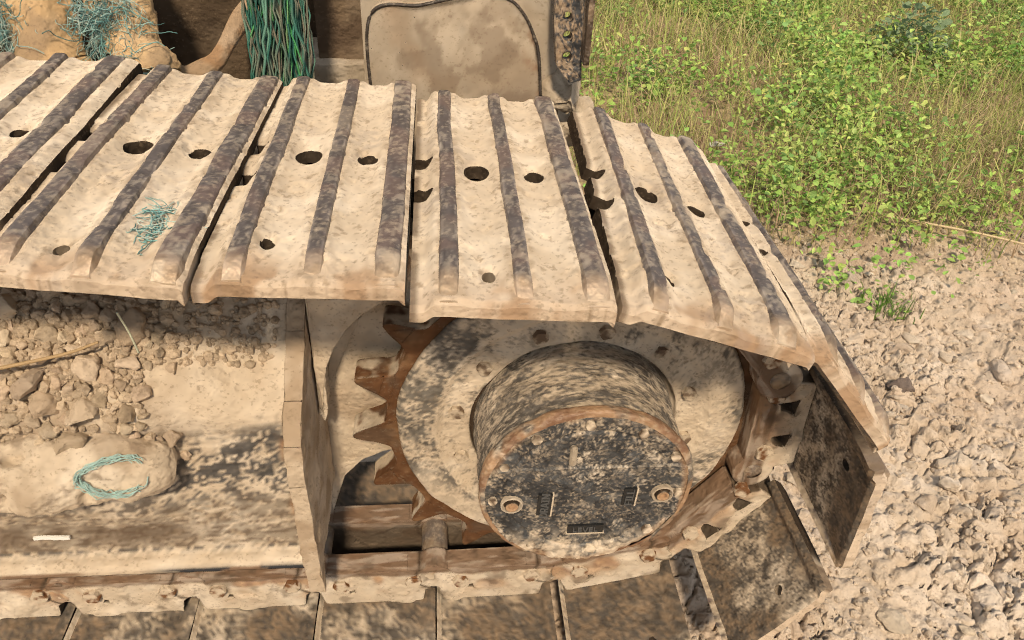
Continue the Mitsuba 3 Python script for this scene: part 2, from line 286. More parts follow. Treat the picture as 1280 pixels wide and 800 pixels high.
        ne = sm(.040, .010, v[:, 1] + .02 * (fb(lp, 60, 2, sd + 51) - .5)); col = mix(col, mix(BROWN[None] * 1.35 + 0 * v, PINK * .95, sm(.4, .6, fb(lp, 60, 3, sd + 45))), ne * .9)
        # packed mud bridging some stretches of the bar, more towards the sprocket side
        pk = sm(.52, .62, fb(lp * [.3, 1, 1], 16, 2, sd + 46) * .55 + .45 * fb(lp, 110, 4, sd + 49)) * ((.95 if s in 'DE' else .75) * rg.random()); col = mix(col, mudcol(lp, sd + 6, TAN), pk)
        put('grouser', (f(v), fc), col, 'steel', kk)
    return kk
for i, s in enumerate('CBAZYDEFG'): shoe(s, .0019 if s in 'ABCDE' else .0026 if s != 'Y' else .005, sd=i + 1)
for k in range(7): shoe('H%d' % k, .005, sd=20 + k)

# ------------------------------------------------------------------ chain links
LINKM = {}
def link(s, sd, fine):
    f = frame(s); h = P / 2
    body = Polygon([(-h, -.015), (-h * .55, -.0165), (h * .6, -.0165), (h, -.016), (h + .012, 0), (h * .92, .03), (h * .86, HS - .0135), (-h * .80, HS - .0135), (-h * .84, .03), (-h, .02)])
    body = unary_union([body, Point(h, 0).buffer(.0285 if s in 'DEFG' else .0245), Point(-h + .006, 0).buffer(.021)]).difference(Point(-h - .0005, 0).buffer(.0).union((Point(-h - .0005, 0).buffer(.0318) if s in 'DEFG' else Point(-h - .0235, 0).buffer(.0245))))
    for sx, kw in ((-.032, 1.0), (.030, 1.0)) if s in 'DEFG' else ((.034, .4),): body = body.difference(affinity.scale(Polygon([(sx - .010, .037), (sx + .010, .034), (sx + .003, .018), (sx - .006, .015)]).buffer(.002), kw, kw))
    body = body.buffer(-.003).buffer(.003).simplify(.0006)
    keys = []
    for y0, y1 in ((.163, .196), (.252, .285)):
        m = LINKM.get((y0, fine, s in 'DEFG')) or LINKM.setdefault((y0, fine, s in 'DEFG'), dense(extr_y(body, y0, y1), .006 if fine else .02, 2 if fine else 0, 45))
        L = np.c_[m.vertices[:, 0], m.vertices[:, 1], m.vertices[:, 2]]; v = f(L)
        v = v + ((fb(v, 60, 3, sd) - .5) * .0022 + .004 * sm(.5, .7, fb(v, 32, 3, sd + 6)) * (L[:, 2] > -.012))[:, None] * m.vertex_normals
        rl = (.010 if s in 'DEFG' else -.009) + .006 * (fb(L, 40, 2, sd + 11) - .5); rail = np.clip(sm(-.0105, -.0145, L[:, 2]) + (m.vertex_normals[:, 1] < -.4) * sm(rl + .004, rl - .002, L[:, 2]), 0, 1); c = mudcol(v, sd, TAN * .92)
        rustm = sm(.44, .62, fb(v, 26, 3, sd + 1)); c = mix(c, mix(RUST[None] + 0 * v, RUSTL, sm(.4, .65, fb(v, 70, 3, sd + 2))), rustm * .75 * sm(.05, .0, L[:, 2]))
        wornc = mix(np.broadcast_to([.17, .105, .066], v.shape), np.array([.34, .27, .215]), sm(.44, .66, fb(L * [.22, 1, 1], 120, 3, sd + 3)))
        wornc = wornc * (.7 + .3 * sm(-.012, -.017, L[:, 2]))[:, None]; c = mix(c, wornc, rail * .92)
        if s in 'EF': c = mix(c, RUSTL * .75, sm(.034, .018, np.hypot(L[:, 0] + .05, L[:, 2] - .004)) * sm(.36, .5, fb(v, 50, 3, sd + 12)) * .8)
        jn = np.exp(-((np.hypot(L[:, 0] + h, L[:, 2]) - (.0315 if s in 'DEFG' else .027)) / .0022) ** 2) * (L[:, 0] < -h * .3); c = mix(c, DARKB * .4, jn * .9); c = mix(c, DARKB * .55, np.clip(sm(.4, .8, m.vertex_normals[:, 1]) + sm(.012, .03, L[:, 2]) * (m.vertex_normals[:, 1] > -.6) + (y0 > .2) * sm(-.02, .0, L[:, 2]), 0, 1) * .9)  # link tops, inner sides and far link darkened: shade put into the colour
        c = mix(c, DARKB, sm(.60, .74, fb(v, 45, 3, sd + 4)) * .6)
        keys.append(put('chain_link', (v, m.faces), c, 'mud', 'excavator'))
    # pin and bushing
    ang = np.linspace(0, 2 * np.pi, 20, endpoint=False)
    for (r_, ya, yb, nm) in ((.0195, .190, .258, 'bushing'), (.0125, .1612 if s in 'EF' else .1645, .2855, 'link_pin')):
        L = [(h, ya, 0), (h, yb, 0)]; v, fc = tube(f(np.array([(h, y, 0) for y in np.linspace(ya, yb, 12)])), r_, 18)
        put(nm, (v, fc), mix(mudcol(v, sd, BROWN), np.array([.16, .13, .11]), sm(.4, .6, fb(v, 50, 3, sd))), 'steel', keys[0])
    for sx in ((-.055, .048) if fine else ()):     # shoe bolts seen on the near side
        for y in (.158,):
            m = trimesh.creation.cylinder(.0125, .010, sections=6); m = dense(m, .004, 1, 0); v0 = np.array(m.vertices)[:, [0, 2, 1]] * [1, -1, 1] + [sx, y + .003, .004 if sx < 0 else .008]
            v = f(v0); v = v + m.vertex_normals * ((fb(v, 120, 2, sd) - .5) * .004)[:, None]
            put('bolt', (v, m.faces), mix(np.broadcast_to(RUST * .7, v.shape), TAN * .95, sm(.38, .52, fb(v, 110, 3, sd + 9))), 'mud', keys[0])
def cavity(s, sd):
    # added near-black slab between the two link plates, makes the shoe holes read dark
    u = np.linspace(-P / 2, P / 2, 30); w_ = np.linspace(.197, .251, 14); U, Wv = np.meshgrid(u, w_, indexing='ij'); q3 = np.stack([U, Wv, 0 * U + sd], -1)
    v, fc, fl = slab(np.stack([U, Wv, .012 + .02 * fb(q3, 40, 3, sd)], -1), np.stack([U, Wv, 0 * U - .004], -1)); put('added_dark_slab', (frame(s)(v), fc), np.array([.030, .024, .019]) * (.7 + .8 * fb(v, 90, 2, sd))[:, None], 'mud', 'excavator')
for i, s in enumerate('CBAZYD'): cavity(s, i)
for i, s in enumerate(['D', 'E', 'F', 'G', 'H0', 'H1', 'H2', 'H3', 'H4', 'H5', 'C', 'B', 'A', 'Z']):
    link(s, 100 + i * 7, s not in 'CBAZ')

# ------------------------------------------------------------------ sprocket, hub plate, final drive
th = np.linspace(0, 2 * np.pi, 1141)[:-1]; ph_ = (th - (A0 - .025)) * 19
bump_ = ((1 - np.cos(ph_)) / 2); rt = .2415 + .0460 * bump_ ** 3.3
poly = Polygon(np.c_[rt * np.sin(th), rt * np.cos(th)]).buffer(-.0045).buffer(.0105).buffer(-.006).difference(Point(0, 0).buffer(.20, 64)).simplify(.0003)
m = dense(extr_y(poly, .209, .247), .0045, 3, 40); v = np.array(m.vertices)
v = v + m.vertex_normals * ((fb(v, 55, 3, 5) - .5) * .0025)[:, None]
front = sm(.5, .9, -m.vertex_normals[:, 1]); rr = np.hypot(v[:, 0], v[:, 2])
c = mix(np.broadcast_to(RUST * .55, v.shape), RUSTL * .7, sm(.52, .74, fb(v, 40, 3, 6)) * .5); c = mix(c, DARKB, sm(.52, .68, fb(v, 40, 3, 7)) * .6)
c = mix(c, mudcol(v, 8, TAN * .85), (1 - front) * sm(.38, .55, fb(v, 40, 3, 9)) * sm(-.3, .5, m.vertex_normals[:, 2] + .3)); c *= (.62 + .45 * fb(v, 120, 2, 4))[:, None]
put('sprocket', (v, m.faces), c, 'mud', 'excavator')
def revolve(prof, seg, seed, disp):
    """prof: (radius, y) pairs, dense; axis y"""
    pr = np.asarray(prof, float); th = np.linspace(0, 2 * np.pi, seg, endpoint=False)
    v = np.stack([pr[:, None, 0] * np.sin(th), np.broadcast_to(pr[:, None, 1], (len(pr), seg)), pr[:, None, 0] * np.cos(th)], -1).reshape(-1, 3)
    fc = grid_faces(len(pr), seg, True); m = trimesh.Trimesh(v, fc, process=False)
    nn = meshkit.arrays(m, True)[2]
    return v + nn * (disp(v))[:, None], fc, nn
def rs(pts, step):
    out = [np.array(pts[0], float)]
    for a, b in zip(pts[:-1], pts[1:]):
        a, b = np.array(a, float), np.array(b, float); k = max(1, int(np.linalg.norm(b - a) / step)); out += [a + (b - a) * t for t in np.linspace(0, 1, k + 1)[1:]]
    return np.array(out)
dz = lambda v: (fb(v, 50, 3, 12) - .5) * .0030 + .003 * sm(.5, .75, fb(v, 13, 3, 13))
v, fc, nn = revolve(rs([(.220, .224), (.2275, .214), (.2275, .206), (.2245, .202), (.180, .199), (.172, .2035), (.140, .2035), (.1365, .2035), (.134, .213), (.128, .213)], .0028), 420, 11, dz)
rr = np.hypot(v[:, 0], v[:, 2]); ang = np.degrees(np.arctan2(v[:, 0], v[:, 2]))
amount = np.where(rr > .183 + .012 * (fb(v, 14, 2, 20) - .5), .66 - .36 * sm(-20, -50, ang) * sm(-150, -120, ang), 1.0)
c = painted(v, 21, amount, .5, 95, np.array([.095, .086, .074]), soft=.11)
c = mix(c, DARKB * .5, sm(.204, .2085, v[:, 1]) * (rr < .138))
c = mix(c, mudcol(v, 23, TAN), sm(.46, .62, fb(v, 9, 3, 24)) * .7 * (rr < .2275)); c = mix(c, DARKB * .6, sm(.2045, .208, v[:, 1]) * (rr > .2) * .9)  # outer rim darkened in colour, stands in for the shadowed gap beside the rail
hub = put('hub_plate', (v, fc), c, 'mud', 'excavator__sprocket')
for k in range(12):    # ring bolts, mostly buried
    a = k * math.pi / 6 + .18; m = trimesh.creation.cylinder(.0098, .008, sections=6); m = trimesh.Trimesh(*trimesh.remesh.subdivide_to_size(m.vertices, m.faces, .004)); m.merge_vertices()
    mv = np.array(m.vertices)[:, [0, 2, 1]] * [1, -1, 1] + [.155 * math.sin(a), .200, .155 * math.cos(a)]
    mv += (fb(mv, 150, 2, k)[:, None] - .5) * .003
    put('bolt', (mv, m.faces), mix(np.broadcast_to(DARKB * 1.4, mv.shape), TAN * .9, sm(.40, .55, fb(mv, 80, 3, 60 + k))), 'mud', 'excavator__sprocket', smooth=False)
dd = lambda v: (fb(v, 46, 3, 31) - .5) * .0022 + .0022 * sm(.52, .7, fb(v * [1, 2.2, 1], 22, 3, 32))
v, fc, nn = revolve(rs([(.1295, .213), (.1295, .190), (.127, .178), (.1255, .110), (.1255, .1005), (.1285, .0995), (.1290, .0905), (.1270, .0875), (.1215, .0868)], .0016), 520, 30, dd)
ang = np.degrees(np.arctan2(v[:, 0], v[:, 2])); yy = v[:, 1]
c = painted(v, 33, .24 + .42 * sm(55, 10, np.abs(ang)) * sm(.10, .19, yy) - .16 * sm(60, 100, np.abs(ang)), .5, 70, np.array([.068, .062, .056]), (.8, 2.4, .8), soft=.15)
c = mix(c, mix(RUST[None] + 0 * v, RUSTL, sm(.4, .6, fb(v, 45, 3, 35))), sm(.104, .0985, yy) * sm(.34, .52, fb(v, 30, 3, 36)) * .7)
put('final_drive', (v, fc), c, 'paint', 'excavator')
# cover plate (front face), sunk a little inside the rim
FY = .0885
r_ = np.r_[0.0005, np.linspace(.003, .1225, 105)]; th = np.linspace(0, 2 * np.pi, 640, endpoint=False)
v = np.stack([r_[:, None] * np.sin(th), np.full((len(r_), 640), FY), r_[:, None] * np.cos(th)], -1).reshape(-1, 3)
rr = np.hypot(v[:, 0], v[:, 2]); lowcrust = sm(-.055, -.115, v[:, 2]) * sm(.40, .6, fb(v, 30, 3, 51) + .1)
v[:, 1] -= (fb(v, 70, 3, 52) - .5) * .0022 + .0045 * lowcrust + .0022 * sm(.52, .66, fb(v, 48, 3, 53)) + .002 * (np.abs(v[:, 2] - .04 - .0 * v[:, 0]) < .0012) - .0025 * sm(.004, .0, np.abs(rr - .098))
c = painted(v, 54, -.08 + .84 * lowcrust + .30 * sm(.106, .121, rr) + .35 * (fb(v, 18, 3, 59) - .5), .5, 120, np.array([.022, .023, .025]), soft=.16)
c = mix(c, np.array([.075, .08, .085]), sm(.5, .66, fb(v, 60, 3, 58)) * .45)
c = mix(c, RUSTL * .7, sm(.112, .122, rr) * sm(.4, .55, fb(v, 30, 3, 57)) * .7); c = mix(c, LIGHT, lowcrust * .7 * sm(.4, .6, fb(v, 90, 3, 55)))
cover = put('cover', (v, grid_faces(len(r_), 640, True)), c, 'paint', 'excavator__final_drive')
def small(name, m, col, parent, bsdf='paint', smooth=False): return put(name, m, col, bsdf, parent, smooth)
for k, (x, z, r0) in enumerate([(-.065, .090, .0062), (-.006, .110, .0062), (.056, .095, .0062), (.099, .057, .0062), (-.100, .048, .0058), (.014, -.106, .0085), (-.062, -.093, .006), (.083, -.071, .007), (.112, -.005, .0055), (-.112, -.01, .0055)]):
    m = trimesh.creation.cylinder(r0, .007, sections=6); mv = np.array(m.vertices)[:, [0, 2, 1]] * [1, -1, 1] + [x, FY - .0015, z]
    small('bolt', (mv, m.faces), mix(np.broadcast_to(DARKB, mv.shape), LIGHT, sm(.42, .6, fb(mv, 200, 2, k))), 'excavator__final_drive')
for k, (x, z) in enumerate([(-.089, -.018), (.093, -.007)]):   # drain and filler plugs, socket in a raised ring
    v, fc, nn = revolve(rs([(.0005, 0), (.0042, 0), (.0046, -.004), (.0078, -.0045), (.0085, .0015), (.0105, .0015), (.0118, -.0028), (.0132, -.002), (.0138, .004)], .0008), 40, 3, lambda v: (fb(v, 300, 2, 66 + k) - .5) * .0008)
    v = v + [x, FY - .0022, z]; rr = np.hypot(v[:, 0] - x, v[:, 2] - z)
    c = mix(mudcol(v, 67, TAN * .72), DARKB * .4, sm(.0105, .0095, rr) * sm(.0072, .008, rr)); c = mix(c, RUSTL * .9, (rr < .0075) * .8)
    small('plug', (v, fc), c, 'excavator__final_drive', 'mud', True)
for nm, x, z, w_, h_, rot in (('DRAIN', -.0495, -.019, .036, .017, 88), ('FILL', .0525, -.009, .028, .016, 88), ('LEVEL', .0045, -.066, .045, .0135, 0)):
    pl = trimesh.creation.box((w_, h_, .003)); t = meshkit.text_mesh(nm, h_ * .58, .0016); t.apply_translation(-t.bounds.mean(0)); t.apply_translation([0, 0, .0021])
    lip_ = trimesh.creation.box((w_ + .003, .0018, .0042)); lip_.apply_translation([0, -h_ / 2 - .0006, 0])
    def place(m):
        a = math.radians(rot); v = np.array(m.vertices); xx = v[:, 0] * math.cos(a) - v[:, 1] * math.sin(a); zz = v[:, 0] * math.sin(a) + v[:, 1] * math.cos(a)
        return np.c_[xx + x, FY - .0025 - v[:, 2], zz + z], np.array(m.faces)[:, ::-1]
    kx = small('cast_tablet', place(pl), np.array([.010, .011, .012]), 'excavator__final_drive', 'gloss_black')
    labels[kx] = {'label': 'small black cast tablet reading ' + nm}
    small('tablet_lettering', place(t), np.array([.07, .072, .074]), 'excavator__final_drive', 'gloss_black')
    small('tablet_rim', place(lip_), LIGHT * .8, 'excavator__final_drive', 'mud')
bk = join([tube(np.array([[-.022, FY - .004, .052], [-.022, FY - .004, .078]]), .0045, 6)])
small('cover_rib', bk, mudcol(bk[0], 70, TAN * .7), 'excavator__final_drive', 'mud', True)

# ------------------------------------------------------------------ track frame
prof = rs([(.30, -.150), (.112, -.150), (.1045, -.147), (.1045, -.137), (.112, -.1325), (.1245, -.131), (.1255, -.12), (.1255, .085), (.128, .097), (.137, .108), (.20, .160), (.232, .190), (.240, .205), (.240, .31)], .0042)
xs = np.r_[np.arange(-1.15, -.80, .012), np.arange(-.80, -.3445, .0042)]
tang = np.gradient(prof, axis=0); tang /= np.linalg.norm(tang, axis=1, keepdims=True); nrm = np.c_[-tang[:, 1], tang[:, 0]] * 1.0
if nrm[len(prof) // 2, 0] > 0: nrm = -nrm
FV = np.zeros((len(xs), len(prof), 3)); FV[..., 0] = xs[:, None]; FV[..., 1] = prof[None, :, 0]; FV[..., 2] = prof[None, :, 1]
flat = FV.reshape(-1, 3).copy(); x_, y_, z_ = flat.T
n3 = np.c_[np.zeros(len(flat)), np.tile(nrm[:, 0], len(xs)), np.tile(nrm[:, 1], len(xs))]
def lump(x, z):
    # mud mass resting on the ledge: steep end towards the sprocket, bulging nose
    p = np.stack([x, 0 * x, z], -1)
    endx = sm(-.468, -.515, x + .02 * (fb(p, 18, 3, 80) - .5))
    nose = sm(-.088, -.035, z + .018 * (fb(p, 20, 3, 81) - .5)) * (1 - .4 * sm(.05, .15, z))
    heap = sm(-.355, -.47, x + .05 * (fb(p, 12, 3, 82) - .5)) * sm(.07, .13, z) * sm(.23, .17, z)
    return .030 * heap + .012 * endx * nose
side = sm(.3, .22, y_)
dsp = lump(x_, z_) * side + (fb(flat, 40, 4, 84) - .5) * .006 * sm(-.13, -.1, z_) + .006 * sm(.0, .12, z_) * fb(flat, 14, 3, 85) + (fb(flat, 90, 3, 86) - .5) * .0022
v = flat + n3 * dsp[:, None]
c = painted(v, 87, np.where(z_ > .09, .97, .36), .5, 105, np.array([.06, .056, .053]), (.8, 1, 1), soft=.055)
c = mix(c, mudcol(v, 88, TAN * .95), sm(.06, .105, z_ + .06 * (fb(flat, 18, 3, 89) - .5)))
streak = sm(-.01, -.055, z_ + .04 * (fb(flat, 30, 3, 98) - .5)) * sm(-.128, -.12, z_); c = mix(c, mix(mudcol(v, 90, TAN * .8), BROWN * .8, sm(.42, .62, fb(flat * [.45, 1, 1.3], 150, 4, 91))), streak * .6)
c = mix(c, mudcol(v, 92, TAN * .95), sm(.004, .02, dsp - .012))
gapm = sm(-.42, -.52, x_) * sm(.02, .06, z_); c = mix(c, mudcol(v, 99, BROWN * .9), gapm * .7 * sm(.30, .5, fb(flat, 50, 3, 100))); dark = sm(-.062, -.085, z_) * sm(-.125, -.10, z_) * sm(-.44, -.52, x_); c = mix(c, DARKB, dark * .75 * sm(.35, .5, fb(flat, 22, 3, 93)))  # darker base between clods and below the lump: recess shade painted on
fl = sm(-.128, -.133, z_); c = mix(c, mudcol(v, 94, TAN * .95), fl); c = mix(c, RUST * .6, fl * sm(-.137, -.141, z_) * sm(.42, .58, fb(flat * [.6, 1, 1], 24, 3, 95)) * .8); c = mix(c, PAINT * 1.3, fl * sm(-.136, -.139, z_) * sm(-.56, -.5, x_) * sm(.38, .46, fb(flat * [.5, 1, 1], 36, 3, 96)))
edge_r = sm(-.362, -.349, x_) * sm(.09, .06, z_) * sm(-.12, -.1, z_); c = mix(c, RUSTL * 1.1, edge_r * sm(.5, .62, fb(flat, 30, 3, 97)) * .8)
put('track_frame', (v, grid_faces(len(xs), len(prof))), c, 'mud', 'excavator')
# end wall of the frame
pe = Polygon([(.13, -.148), (.1275, .084), (.139, .107), (.20, .159), (.232, .189), (.239, .30), (.34, .30), (.34, -.148)])
m = trimesh.creation.extrude_polygon(pe, .008, engine='earcut'); mv = np.c_[m.vertices[:, 2] - .352, m.vertices[:, 0], m.vertices[:, 1]]
m = dense(trimesh.Trimesh(mv, m.faces, process=False), .006, 0, 30); mv = np.array(m.vertices); mv += m.vertex_normals * ((fb(mv, 40, 3, 110) - .5) * .003)[:, None]
put('end_wall', (mv, m.faces), mudcol(mv, 111, TAN * .8), 'mud', 'excavator__track_frame')
# rounded corner strip, upright gusset plate
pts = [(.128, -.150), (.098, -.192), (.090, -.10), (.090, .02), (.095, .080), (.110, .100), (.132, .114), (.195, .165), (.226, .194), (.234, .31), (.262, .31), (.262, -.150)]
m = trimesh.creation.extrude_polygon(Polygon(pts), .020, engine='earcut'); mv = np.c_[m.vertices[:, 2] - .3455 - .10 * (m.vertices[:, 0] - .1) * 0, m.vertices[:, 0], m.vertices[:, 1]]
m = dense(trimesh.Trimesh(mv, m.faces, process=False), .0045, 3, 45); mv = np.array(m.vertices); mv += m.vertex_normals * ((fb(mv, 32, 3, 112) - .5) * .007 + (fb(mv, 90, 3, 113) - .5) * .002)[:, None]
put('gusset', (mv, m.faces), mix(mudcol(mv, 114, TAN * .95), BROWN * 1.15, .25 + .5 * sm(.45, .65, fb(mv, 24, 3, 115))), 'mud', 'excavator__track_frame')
gp = Polygon([(-.3215, .32), (-.3225, .030), (-.3205, .020), (-.318, .014), (-.3155, .030), (-.3135, .066), (-.309, .100), (-.297, .130), (-.280, .158), (-.262, .178), (-.235, .20), (-.225, .32)])
m = dense(extr_y(gp, .205, .248), .005, 2); mv = np.array(m.vertices); mv += m.vertex_normals * ((fb(mv, 18, 3, 118) - .5) * .010 + (fb(mv, 70, 3, 119) - .5) * .0035)[:, None]
put('guard_panel', (mv, m.faces), mix(mudcol(mv, 125, TAN * .92), BROWN, sm(.55, .7, fb(mv, 20, 3, 126)) * .35), 'mud', 'excavator__track_frame')
# motor bracket plate behind the teeth
pp = Polygon([(-.34, .32), (-.34, -.03), (-.335, -.225), (-.312, -.150), (-.285, -.118), (-.252, -.100), (-.215, -.098), (-.15, -.12), (.0, -.15), (.15, -.10), (.17, .0), (.1, .15), (.0, .20), (-.12, .24), (-.2, .30)])
m = dense(extr_y(pp, .262, .28), .006, 1, 35); mv = np.array(m.vertices)
mv[:, 1] -= np.where(m.vertex_normals[:, 1] < -.5, (fb(mv, 16, 4, 120) - .5) * .010 + (fb(mv, 60, 3, 121) - .5) * .003, 0)
c = mudcol(mv, 122, TAN * .92); c = mix(c, BROWN * 1.2, sm(.52, .7, fb(mv, 18, 3, 124)) * .4)
put('motor_bracket', (mv, m.faces), c, 'mud', 'excavator')

# ------------------------------------------------------------------ motor cover and body behind the track
def wall(xa, xb, za, zb, y, step, seed, amp, tilt=0.0, bend=0.0):
    x = np.arange(xa, xb + 1e-6, step); z = np.arange(za, zb + 1e-6, step); Xw, Zw = np.meshgrid(x, z, indexing='ij'); L = np.stack([Xw, 0 * Xw, Zw], -1)
    d = amp * (fb(L, 14, 4, seed) - .5) + amp * .25 * (fb(L, 70, 3, seed + 1) - .5)
    u = (Xw - xa) / (xb - xa) * 2 - 1
    Yw = y + tilt * (Zw - za) + bend * np.abs(u) ** 4 - d
    fr = np.stack([Xw, Yw, Zw], -1); bk = fr + [0, .03, 0]
    return slab(fr[:, ::-1], bk[:, ::-1])
v, fc, fl = wall(-.275, .012, .05, .62, .575, .005, 130, .006, .06, .012)
c = mudcol(v, 131, TAN * .66); c = mix(c, BROWN * .75, sm(.45, .68, fb(v, 11, 3, 132)) * .6); c = mix(c, np.array([.17, .14, .11]), sm(.30, .22, v[:, 2]) * sm(-.24, -.1, v[:, 0]) * sm(.4, .6, fb(v, 28, 4, 133)) * .7)
put('motor_cover', (v, fc), c, 'dusty', 'excavator')
door = catmull([(-.262, .575, .10), (-.262, .575, .25), (-.2615, .575, .406), (-.19, .575, .424), (-.12, .575, .4375), (-.075, .575, .434), (-.052, .575, .415), (-.037, .575, .388), (-.028, .575, .36), (-.022, .575, .30)], 10)
dp = Polygon(np.vstack([door[:, [0, 2]], [(-.022, .10)]]))
m = dense(extr_y(dp.buffer(-.001), .556, .600), .0055, 1, 40); mv = np.array(m.vertices); mv[:, 1] += .06 * (mv[:, 2] - .05) + np.where(m.vertex_normals[:, 1] < -.5, -(fb(mv, 7, 2, 134) - .5) * .006 - (fb(mv, 90, 2, 135) - .5) * .0010 - .010 * sm(0, .12, .02 - np.abs(mv[:, 0] + .14) + .1), 0)
c = mudcol(mv, 136, TAN * .70); c = mix(c, BROWN * 1.1, sm(.42, .66, fb(mv, 9, 5, 137)) * .5); c = mix(c, np.array([.15, .125, .105]), sm(.345, .25, mv[:, 2]) * sm(.38, .55, fb(mv, 26, 4, 138)) * .75); c = mix(c, RUSTL * .8, sm(.6, .75, fb(mv, 12, 3, 139)) * .35)
c = mix(c, BROWN * .9, sm(-.24, -.215, mv[:, 0]) * sm(-.19, -.215, mv[:, 0]) * .35); c = mix(c, TAN * .92, sm(.5, .64, fb(mv, 22, 4, 145)) * sm(.33, .38, mv[:, 2]) * .7)
c = mix(c, DARKB * 1.5, sm(.56, .68, fb(mv, 30, 5, 146)) * .45); c = mix(c, RUST, sm(-.06, -.035, mv[:, 0]) * sm(.5, .62, fb(mv, 34, 4, 147)) * .6)
put('cover_door', (mv, m.faces), c, 'dusty', 'excavator__motor_cover')
seam = door.copy(); seam[:, 1] = .5545 + .06 * (seam[:, 2] - .05); v, fc = tube(seam, .0022, 8)
put('door_seal', (v, fc), np.array([.03, .024, .02]) * (1 + 1.2 * fb(v, 60, 3, 140))[:, None], 'paint', 'excavator__motor_cover')
bp = Polygon([(-.022, .66), (-.016, .42), (-.008, .36), (.012, .335), (.028, .34), (.024, .40), (.022, .66)])
for (x, z) in ((.004, .40), (.006, .372), (.002, .425)): bp = bp.difference(Point(x, z).buffer(.0065))
m = dense(extr_y(bp, .53, .552), .005, 2, 40); mv = np.array(m.vertices); c = painted(mv, 142, .30, .5, 110, PAINT, (1, 1, 1), BROWN * 1.2)
put('bracket', (mv, m.faces), c, 'paint', 'excavator__motor_cover')
m = dense(extr_y(sbox(.0235, .37, .031, .66), .50, .58), .006, 1, 40); mv = np.array(m.vertices); put('bracket', (mv, m.faces), mix(np.broadcast_to(DARKB * .6, mv.shape), BROWN, sm(.5, .7, fb(mv, 30, 3, 143))), 'paint', 'excavator__motor_cover')
m = clod_mesh(150, 3); mv = np.array(m.vertices) * [.042, .05, .075] + [.012, .60, .30]; put('packed_mud', (mv, m.faces), mudcol(mv, 151, TAN * .75), 'mud', 'excavator__motor_cover')
m = clod_mesh(152, 3); mv = np.array(m.vertices) * [.05, .06, .06] + [.035, .63, .235]; put('packed_mud', (mv, m.faces), mudcol(mv, 153, TAN * .8), 'mud', 'excavator__motor_cover')
# dark side plate of the undercarriage with its curled lip
v, fc, fl = wall(-1.25, -.272, -.1, .62, .80, .012, 160, .03)
put('body_plate', (v, fc), mix(mudcol(v, 161, BROWN * .36), DARKB * .35, sm(.40, .62, fb(v, 9, 4, 162))), 'mud', 'excavator')
lipc = catmull([(-.62, .70, .275), (-.57, .66, .292), (-.53, .64, .300), (-.495, .65, .318), (-.478, .68, .340), (-.47, .74, .352), (-.44, .78, .372), (-.40, .79, .385)], 10)
v, fc = tube(lipc, .016 + .004 * np.sin(np.linspace(0, 9, len(lipc))), 14); v = v + (fb(v, 40, 3, 163)[:, None] - .5) * .008
put('curled_lip', (v, fc), mix(mudcol(v, 164, BROWN * 1.3), RUSTL * .8, sm(.45, .6, fb(v, 30, 3, 165)) * .7), 'mud', 'excavator__body_plate')
m = dense(trimesh.creation.box((.13, .12, .05)), .008, 3, 40); mv = np.array(m.vertices) + [-.335, .74, .283]; mv += (fb(mv, 40, 3, 166)[:, None] - .5) * .008
put('step_ledge', (mv, m.faces), mudcol(mv, 167, TAN * .6), 'mud', 'excavator__body_plate')
v, fc, fl = wall(-.352, -.276, .30, .62, .70, .006, 168, .012); put('upright_strip', (v, fc), mix(mudcol(v, 169, BROWN * .6), DARKB, sm(.4, .6, fb(v, 24, 4, 170))), 'mud', 'excavator__body_plate')
# mud-caked hydraulic hoses at the upper left
for k, (path, r0) in enumerate([([(-.80, .74, .54), (-.75, .66, .47), (-.705, .60, .425), (-.675, .55, .385), (-.665, .52, .33)], .040), ([(-.66, .80, .56), (-.63, .70, .49), (-.605, .63, .44), (-.575, .565, .40), (-.556, .53, .368), (-.545, .51, .34)], .036)]):
    pth = catmull(path, 40); v, fc = tube(pth, r0 * (1 + .12 * np.sin(np.linspace(0, 14, len(pth)) + k)), 90); v = v + (fb(v, 22, 4, 172 + k)[:, None] - .5) * .022 + (fb(v, 85, 3, 178 + k)[:, None] - .5) * .007
    c = mudcol(v, 174 + k, np.array([.45, .31, .17])); c = mix(c, BROWN, sm(.5, .66, fb(v, 20, 3, 176 + k)) * .7)
    put('hose', (v, fc), c, 'mud', 'excavator')
labels['excavator'] = {'label': 'mud-caked excavator undercarriage with steel crawler track and sprocket', 'category': 'excavator'}
labels['excavator__sprocket'] = {'label': 'rusty toothed ring behind the track'}
labels['excavator__final_drive__cover'] = {'label': 'round black mud-speckled cover face'}

# ------------------------------------------------------------------ mud lump on the ledge
LC, LR = np.array([-.730, .104, .050]), np.array([.262, .046, .052])
th_, u_ = np.linspace(0, 2 * np.pi, 150, endpoint=False), np.linspace(-1, 1, 330)
rad_ = (1 - np.abs(u_) ** 7) ** .42
lv = np.stack([np.broadcast_to((LC[0] + LR[0] * u_)[:, None], (330, 150)), LC[1] - LR[1] * rad_[:, None] * np.cos(th_), LC[2] + LR[2] * rad_[:, None] * np.sin(th_)], -1).reshape(-1, 3)
ln = lv - np.c_[np.clip(lv[:, 0], LC[0] - .2, LC[0] + .2), np.full((len(lv), 2), LC[1:])]; ln /= np.linalg.norm(ln, axis=1, keepdims=True) + 1e-9
lv = lv + ln * (.030 * (fb(lv, 13, 3, 180) - .5) + .014 * (fb(lv, 45, 4, 181) - .5) - .012 * sm(.60, .72, fb(lv, 24, 3, 182)))[:, None]
c = mudcol(lv, 183, TAN * .92); c = mix(c, BROWN, sm(.5, .68, fb(lv, 20, 4, 184)) * .55); c = mix(c, DARKB * 1.5, sm(.58, .7, fb(lv, 60, 3, 185)) * .5)
tag(put('mud_lump', (lv, grid_faces(330, 150, True)[:, ::-1]), c, 'mud'), 'big caked mud lump on the frame ledge with teal string on it', 'mud')

